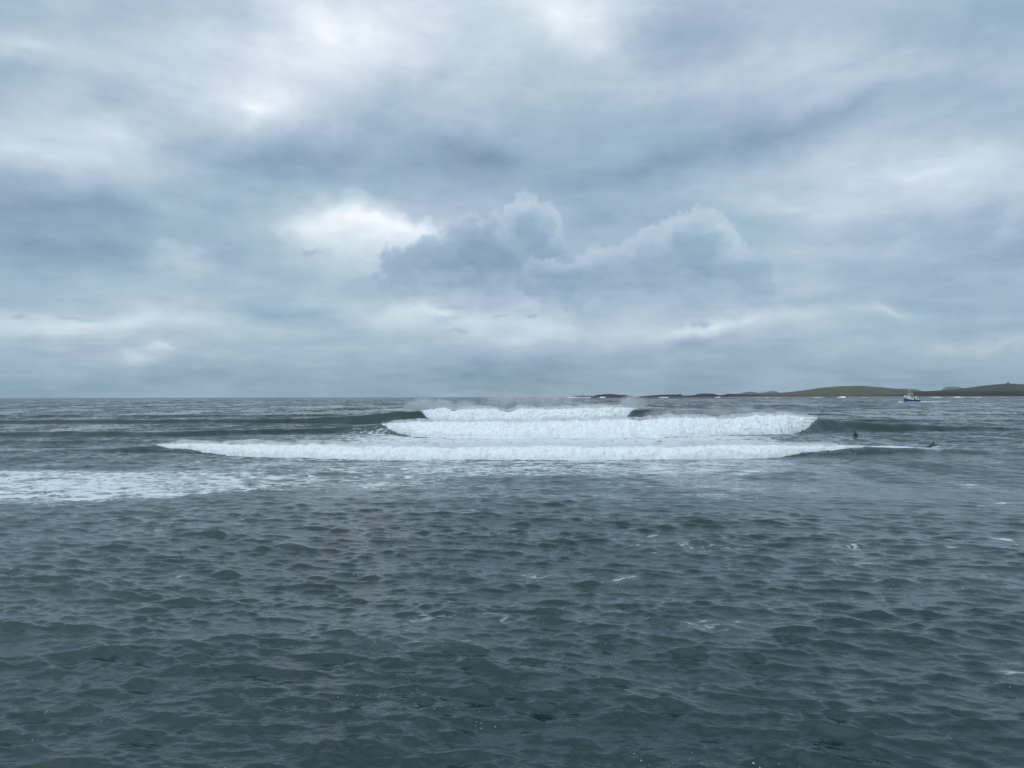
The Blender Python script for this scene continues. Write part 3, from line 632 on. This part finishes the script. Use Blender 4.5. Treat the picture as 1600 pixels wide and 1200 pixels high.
# white whaleback / bulwark forward, blue bulwark aft
rw = [r_ for r_ in hull_sections(.80, 1.0, 26, 2)]; bm, _, _ = hull_shell(rw[:15], .02); bm_obj("bow_bulwark", bm, m_white, boat, True)
bm, _, _ = hull_shell(rw[14:], -.02); bm_obj("aft_bulwark", bm, m_blue, boat, True)
bm = bmesh.new(); box(bm, -9.0, 10.0, -2.5, 2.5, .85, .98); bm_obj("deck", bm, m_steel, boat)
bm = bmesh.new()
hv = [[bm.verts.new((r_[-1][0] + .1, s_ * r_[-1][1] * .96, r_[-1][2] + .02)) for s_ in (-1, 1)] for r_ in rw[1:12]]
for a_, b_ in zip(hv, hv[1:]): bm.faces.new((a_[0], b_[0], b_[1], a_[1]))
bmesh.ops.solidify(bm, geom=bm.faces, thickness=.1); bm_obj("whaleback_deck", bm, m_white, boat)
bm = bmesh.new(); box(bm, -4.9, 2.0, -2.1, 2.1, 1.0, 3.3, .06); house = bm_obj("deckhouse", bm, m_white, boat)
for k in range(4):
    for y_ in (-2.13, 2.09):
        bm = bmesh.new(); box(bm, -4.2 + k * 1.5, -3.6 + k * 1.5, y_, y_ + .04, 2.2, 2.7); bm_obj("porthole", bm, m_dark, house)
bm = bmesh.new(); box(bm, -5.2, -2.0, -1.7, 1.7, 3.3, 6.6, .08, .06, .1); wh = bm_obj("wheelhouse", bm, m_white, boat)
for k in range(3):
    bm = bmesh.new(); box(bm, -4.85 + k * .98, -4.05 + k * .98, -1.72, -1.64, 5.35, 6.2); bm_obj("window", bm, m_dark, wh)
for k in range(3):
    bm = bmesh.new(); box(bm, -5.24, -5.12, -1.35 + k * .95, -.6 + k * .95, 5.35, 6.2); bm_obj("window", bm, m_dark, wh)
bm = bmesh.new(); box(bm, -5.6, -1.7, -1.9, 1.9, 6.6, 6.85, .04); bm_obj("roof", bm, m_white, wh)
bm = bmesh.new(); box(bm, -9.3, -7.0, -.9, .9, 4.25, 5.6, .15, .15); bm_obj("bow_winch_cover", bm, m_white, boat)
bm = bmesh.new(); box(bm, -1.8, .4, -1.2, 1.2, 3.3, 4.7, .08); bm_obj("engine_casing", bm, m_buff, boat)
bm = bmesh.new(); tube(bm, (-2.6, 0, 6.8), (-2.4, 0, 11.2), .18, .07); tube(bm, (-2.5, -1.1, 9.6), (-2.5, 1.1, 9.6), .06); tube(bm, (-3.1, 0, 8.8), (-2.0, 0, 8.8), .09)
box(bm, -3.2, -2.1, -.18, .18, 8.95, 9.15); mast = bm_obj("mast", bm, m_white, boat)
bm = bmesh.new(); bmesh.ops.create_uvsphere(bm, u_segments=10, v_segments=8, radius=.42, matrix=Matrix.Translation((-2.4, 0, 10.4))); bm_obj("radar_dome", bm, m_white, mast, True)
bm = bmesh.new()
for s_ in (-1, 1): tube(bm, (1.4, s_ * 1.7, 3.3), (1.2, s_ * 1.5, 7.2), .16, .14)
tube(bm, (1.2, -1.6, 7.15), (1.2, 1.6, 7.15), .18); tube(bm, (1.2, 0, 7.1), (-.6, 0, 5.2), .12); tube(bm, (1.2, 0, 7.15), (-2.4, 0, 10.8), .03)
bm_obj("gantry", bm, m_white, boat)
bm = bmesh.new(); tube(bm, (-.7, .5, 4.7), (-.5, .5, 6.6), .28, .24, 12); bm_obj("exhaust_funnel", bm, m_steel, boat, True)
bm = bmesh.new(); tube(bm, (2.0, 0, 3.9), (5.2, 0, 1.9), .13); tube(bm, (.6, -.9, 4.6), (3.4, -1.2, 2.2), .12); tube(bm, (.6, .9, 4.6), (3.4, 1.2, 2.2), .12); bm_obj("boom", bm, m_steel, boat)
bm = bmesh.new(); tube(bm, (6.4, 0, 1.0), (6.4, 0, 3.4), .38, .30, 12); tube(bm, (6.4, -1.0, 3.9), (6.4, 1.0, 3.9), .78, seg=16); bm_obj("net_drum", bm, m_white, boat)
bm = bmesh.new(); box(bm, 4.9, 5.9, -1.6, .2, 1.0, 2.9, .1); bm_obj("deck_locker", bm, m_white, boat)
bm = bmesh.new(); box(bm, 7.8, 9.3, -2.0, -.6, 1.0, 2.9, .15); bm_obj("stern_locker", bm, m_white, boat)
for s_ in (-1, 1):
    bm = bmesh.new(); pv = None
    for k in range(12):
        x_ = -9.6 + k / 11 * 7.2
        y_ = s_ * 3.0 * min(1, (x_ + 10.3) / 7) ** .55; z_ = 1.75 + 2.6 * (1 - (x_ + 10.3) / 20.6) ** 2.2
        tube(bm, (x_, y_ * .94, z_), (x_, y_ * .94, z_ + .8), .035, seg=5)
        if pv: tube(bm, pv, (x_, y_ * .94, z_ + .78), .03, seg=5)
        pv = (x_, y_ * .94, z_ + .78)
    bm_obj("railing", bm, m_white, boat)
# wake: bow wave, foam along the side, trail astern
def wake(x0, x1, w0, w1, h0, h1, y_off, seed):
    s = np.arange(x0, x1, .25); T = np.linspace(0, 1, 14); S, TT = np.meshgrid(s, T, indexing='ij'); u = (S - x0) / (x1 - x0)
    hh = (h0 + (h1 - h0) * u) * np.clip(.75 + .7 * fbm(S * .16, S * 0 + seed, o=4, s=seed), .12, 1.6) * np.clip(np.minimum(S - x0, x1 - S) / 1.5, 0, 1)
    y = y_off + (w0 + (w1 - w0) * u) * (TT - .5); z = hh * np.sin(TT * math.pi) ** .7 * (1 + .6 * fbm(S * .9, y * .9, o=3, s=seed)) - .05
    return np.stack([S, y, z], 2).reshape(-1, 3), grid_quads(len(s), len(T))
parts_ = [wake(-16, -9.5, 2, 3, .5, 1.1, -.5, 1), wake(-10, 11, 1.2, 1.6, .45, .35, -3.2, 2), wake(-10, 11, 1.2, 1.6, .45, .35, 3.2, 3), wake(10, 44, 6, 4, .75, .25, 0, 4)]
vv, qq, off = [], [], 0
for a_, b_ in parts_: vv.append(a_); qq.append(b_ + off); off += len(a_)
wk = np_mesh("boat_wake", np.concatenate(vv), np.concatenate(qq), M_FOAM); wk['kind'] = 'stuff'; wk.location = (bx_, by_, .08); wk.rotation_euler = (0, 0, R(8))

# ------------------------------------------------------------------ lighthouse on the far skerry
lx = xat(911, 5300)
lh = tag(thing("lighthouse", (lx, 5300, 9)), "tiny pale lighthouse tower on the low far skerry, left of the brown rocky islet", "lighthouse")
bm = bmesh.new(); tube(bm, (0, 0, -2), (0, 0, 21), 2.6, 1.9, 16); bm_obj("tower", bm, simple("lighthouse_paint", (.30, .31, .32), .7), lh, True)
bm = bmesh.new(); tube(bm, (0, 0, 21), (0, 0, 21.7), 2.9, 2.9, 16); bm_obj("gallery", bm, m_steel, lh)
bm = bmesh.new(); tube(bm, (0, 0, 21.7), (0, 0, 24.2), 1.5, 1.5, 12); bm_obj("lantern", bm, m_dark, lh)
bm = bmesh.new(); tube(bm, (0, 0, 24.2), (0, 0, 26), 1.8, .2, 12); bm_obj("dome", bm, m_steel, lh)
# cairn on the right hilltop
cx_ = xat(1575, 2950); cz_ = CAM_H + (horizon(1575) - 598.9) * 2950 / F
bm = bmesh.new()
for k, (rx_, zz_) in enumerate(((5.5, 0), (4.6, 1.3), (3.7, 2.5), (2.6, 3.6), (1.4, 4.6))):
    for j in range(9 - k):
        a_ = j * 6.283 / (9 - k) + k * .4; m_ = Matrix.Translation((rx_ * .7 * math.cos(a_), rx_ * .7 * math.sin(a_), zz_)) @ Matrix.Rotation(a_ + k, 4, 'Z') @ Matrix.Diagonal((random.uniform(1, 1.6), random.uniform(1, 1.5), random.uniform(.7, 1), 1))
        bmesh.ops.create_icosphere(bm, subdivisions=1, radius=1.3, matrix=m_)
cn_ = bm_obj("cairn", bm, simple("cairn_stone", (.05, .05, .048), .9)); cn_.location = (cx_, 2950, cz_ - 1.5); tag(cn_, "small dark stone cairn on the top of the right hill", "cairn")

# ------------------------------------------------------------------ surfers
m_suit = simple("wetsuit", (.012, .012, .016), .45, 6, .3); m_skin = simple("skin", (.42, .26, .20), .55, 8, .1)
m_board = simple("board_white", (.72, .72, .74), .3, 2, .05); m_hair = simple("dark_hair", (.02, .015, .012), .7, 20)
def skin_body(name, joints, edges, mat, parent, root=0):
    me = bpy.data.meshes.new(name); me.from_pydata([j[0] for j in joints], edges, []); me.materials.append(mat)
    o = bpy.data.objects.new(name, me); C.objects.link(o); o.parent = parent
    sk = o.modifiers.new("skin", 'SKIN'); layer = me.skin_vertices[0].data if me.skin_vertices else None
    if layer is None:
        bmm = bmesh.new(); bmm.from_mesh(me); bmm.verts.layers.skin.verify(); bmm.to_mesh(me); bmm.free(); layer = me.skin_vertices[0].data
    for k, j in enumerate(joints):
        r_ = j[1]; layer[k].radius = r_ if isinstance(r_, tuple) else (r_, r_); layer[k].use_root = k == root
    sk.use_smooth_shade = True; sb = o.modifiers.new("sub", 'SUBSURF'); sb.levels = 2; sb.render_levels = 2
    return o
def person(name, J, head_c, head_dir, up, label, loc, rz, hooded):
    """J: dict of joints (x forward, y left, z up), metres"""
    t = tag(thing(name, loc, rz), label, "person")
    names = ['pelvis', 'belly', 'chest', 'neck', 'neck2'] ; jt = []; idx = {}
    def add(n, p, r_): idx[n] = len(jt); jt.append((p, r_))
    add('pelvis', J['pelvis'], (.16, .12)); add('belly', J['belly'], (.14, .11)); add('chest', J['chest'], (.20, .15)); add('neck', J['neck'], .065); add('head0', J['head0'], .055)
    ed = [(0, 1), (1, 2), (2, 3), (3, 4)]
    for s_ in ('l', 'r'):
        add('sh' + s_, J['sh' + s_], .070); add('el' + s_, J['el' + s_], .058); add('wr' + s_, J['wr' + s_], .038)
        ed += [(2, idx['sh' + s_]), (idx['sh' + s_], idx['el' + s_]), (idx['el' + s_], idx['wr' + s_])]
        add('hip' + s_, J['hip' + s_], .10); add('kn' + s_, J['kn' + s_], .062); add('an' + s_, J['an' + s_], .040); add('to' + s_, J['to' + s_], .032)
        ed += [(0, idx['hip' + s_]), (idx['hip' + s_], idx['kn' + s_]), (idx['kn' + s_], idx['an' + s_]), (idx['an' + s_], idx['to' + s_])]
        # palm, four fingers and thumb continue the arm
        wv_ = Vector(J['wr' + s_]); dv = (wv_ - Vector(J['el' + s_])).normalized(); side = dv.cross(Vector((0, 0, 1)))
        side = (side if side.length > .2 else Vector((0, 1, 0))).normalized(); cur = dv.cross(side)
        hj = [(tuple(wv_ - dv * .02), .028), (tuple(wv_ + dv * .05), (.036, .018)), (tuple(wv_ + dv * .085), (.034, .016))]; he = [(0, 1), (1, 2)]
        for q_, (o_, ln) in enumerate(((-.03, .068), (-.01, .08), (.012, .075), (.032, .058))):
            a_ = wv_ + dv * .095 + side * o_; b_ = a_ + dv * ln * .55 + cur * .012; c__ = b_ + dv * ln * .45 + cur * .022
            k0 = len(hj); hj += [(tuple(a_), .009), (tuple(b_), .0085), (tuple(c__), .007)]; he += [(2, k0), (k0, k0 + 1), (k0 + 1, k0 + 2)]
        a_ = wv_ + dv * .035 + side * -.045; b_ = a_ + dv * .03 - side * .02; k0 = len(hj); hj += [(tuple(a_), .011), (tuple(b_), .009)]; he += [(1, k0), (k0, k0 + 1)]
        skin_body("hand", hj, he, m_skin, t, 1)
    skin_body("body", jt, ed, m_suit, t, 0)
    # head with face
    bm = bmesh.new(); bmesh.ops.create_uvsphere(bm, u_segments=28, v_segments=20, radius=1)
    for v in bm.verts:
        x, y, z = v.co                                     # face towards +x
        jaw = max(0, -z); v.co = Vector((x * .098 * (1 - .10 * jaw), y * .078 * (1 - .35 * jaw), z * .118))
        fy = abs(y); 
        if x > .5:
            v.co.x += .020 * math.exp(-((y / .13) ** 2) - (((z + .12) / .2) ** 2))           # nose
            v.co.x -= .010 * math.exp(-(((fy - .36) / .16) ** 2) - (((z - .08) / .13) ** 2)) # eye sockets
            v.co.x += .006 * math.exp(-((y / .25) ** 2) - (((z + .46) / .07) ** 2)); v.co.x += .008 * math.exp(-((y / .25) ** 2) - (((z + .78) / .16) ** 2))
    for s_ in (-1, 1): bmesh.ops.create_uvsphere(bm, u_segments=8, v_segments=6, radius=1, matrix=Matrix.Translation((-.005, s_ * .078, -.004)) @ Matrix.Diagonal((.018, .009, .030, 1)))
    hd = bm_obj("head", bm, m_skin, t, True); q_ = Vector(head_dir).to_track_quat('X', 'Z'); hd.location = head_c; hd.rotation_mode = 'QUATERNION'; hd.rotation_quaternion = q_
    for s_ in (-1, 1):
        bm = bmesh.new(); bmesh.ops.create_uvsphere(bm, u_segments=8, v_segments=6, radius=.012, matrix=Matrix.Translation((.082, s_ * .028, .010))); bm_obj("eye", bm, m_dark, hd, True)
    bm = bmesh.new(); bmesh.ops.create_uvsphere(bm, u_segments=24, v_segments=16, radius=1)
    for v in list(bm.verts):
        x, y, z = v.co; keep = x < .25 or z > .45 or (hooded and (abs(y) > .72 or z < -.72))
        if not keep: bm.verts.remove(v); continue
        v.co = Vector((x * .108 - .004, y * .088, z * .128 + .002))
    bm_obj("hood" if hooded else "hair", bm, m_suit if hooded else m_hair, hd, True)
    return t
def surfboard(loc, rz, pitch, label, L_=2.1):
    bm = bmesh.new(); n = 24; ring = []
    for i in range(n + 1):
        u = i / n * 2 - 1; wd = .26 * max(.02, (1 - abs(u) ** 2.6)) ** .6; roc = .12 * max(0, u) ** 2.4 + .04 * max(0, -u) ** 2
        ring.append([bm.verts.new((u * L_ / 2, wd * math.cos(a_), roc + .032 * math.sin(a_) * (1 - abs(u) ** 4))) for a_ in [k * math.pi / 6 for k in range(12)]])
    for a_, b_ in zip(ring, ring[1:]):
        for k in range(12): bm.faces.new((a_[k], b_[k], b_[(k + 1) % 12], a_[(k + 1) % 12]))
    bm.faces.new(ring[0]); bm.faces.new(ring[-1][::-1])
    t = tag(thing("surfboard", loc, rz), label, "surfboard"); t.rotation_euler = (0, pitch, rz)
    bm_obj("deck", bm, m_board, t, True)
    for s_ in (-1, 0, 1):
        bm = bmesh.new(); vs = [bm.verts.new((-.85 + .1 * abs(s_) + a_, s_ * .13 , b_)) for a_, b_ in ((0, 0), (.12, 0), (.02, -.11), (-.03, -.11))]
        fc = bm.faces.new(vs); bmesh.ops.solidify(bm, geom=[fc], thickness=.006); bm_obj("fin", bm, m_dark, t)
    return t
# seated surfer, turned away to the left, leaning forward a little
px_, py_ = at(1336.5, 683.3); z0 = sea_height(px_, py_)
rot = R(104)
J = dict(pelvis=(0, 0, .10), belly=(.03, 0, .27), chest=(.10, 0, .46), neck=(.17, 0, .62), head0=(.20, 0, .68),
         shl=(.10, .20, .53), ell=(.10, .40, .25), wrl=(.16, .48, .0), shr=(.10, -.20, .53), elr=(.06, -.40, .25), wrr=(.10, -.50, .0),
         hipl=(.08, .12, .06), knl=(.42, .30, -.02), anl=(.38, .34, -.42), tol=(.52, .36, -.50), hipr=(.08, -.12, .06), knr=(.42, -.30, -.02), anr=(.38, -.34, -.42), tor=(.52, -.36, -.50))
person("person", J, (.235, 0, .79), (1, 0, -.05), 1, "surfer in a black wetsuit and hood sitting upright in the water", (px_, py_, z0 - .12), rot, True).scale = (1.2, 1.2, 1.2)
surfboard((px_, py_, z0 - .12), rot, R(-3), "surfboard awash under the sitting surfer")
# paddling surfer, chest raised, arm reaching forward to the right
px2, py2 = at(1454, 703.6); z2 = sea_height(px2, py2)
J = dict(pelvis=(-.30, 0, .07), belly=(-.10, 0, .15), chest=(.14, 0, .29), neck=(.30, 0, .42), head0=(.35, 0, .47),
         shl=(.20, .19, .34), ell=(.46, .26, .30), wrl=(.70, .24, .24), shr=(.18, -.20, .34), elr=(.44, -.27, .32), wrr=(.70, -.27, .29),
         hipl=(-.38, .10, .05), knl=(-.78, .14, -.12), anl=(-1.14, .16, -.30), tol=(-1.26, .16, -.36), hipr=(-.38, -.10, .05), knr=(-.78, -.14, -.12), anr=(-1.14, -.16, -.30), tor=(-1.26, -.16, -.36))
person("person", J, (.40, 0, .57), (1, 0, .05), 1, "surfer in a black wetsuit paddling face down at the right end of the nearest breaker", (px2 - .12, py2, z2 + .08), R(-4), False).scale = (1.1, 1.1, 1.1)
surfboard((px2 + .02, py2, z2 + .05), R(-4), R(-9), "surfboard under the paddling surfer, nose lifted clear of the water")

# ------------------------------------------------------------------ thin sea air
bm = bmesh.new(); bmesh.ops.create_cube(bm, size=1)
bmesh.ops.scale(bm, vec=(26000, 26000, 190), verts=bm.verts); bmesh.ops.translate(bm, vec=(0, 0, 75), verts=bm.verts)
me = bpy.data.meshes.new("haze"); bm.to_mesh(me); bm.free(); hz = bpy.data.objects.new("haze", me); C.objects.link(hz); hz['kind'] = 'stuff'
m, t, out = new_mat("haze"); vol = t.node('ShaderNodeVolumePrincipled'); vol.inputs['Color'].default_value = (.86, .93, 1, 1); vol.inputs['Density'].default_value = 2.2e-5
t.l.new(vol.outputs[0], out.inputs['Volume']); me.materials.append(m)
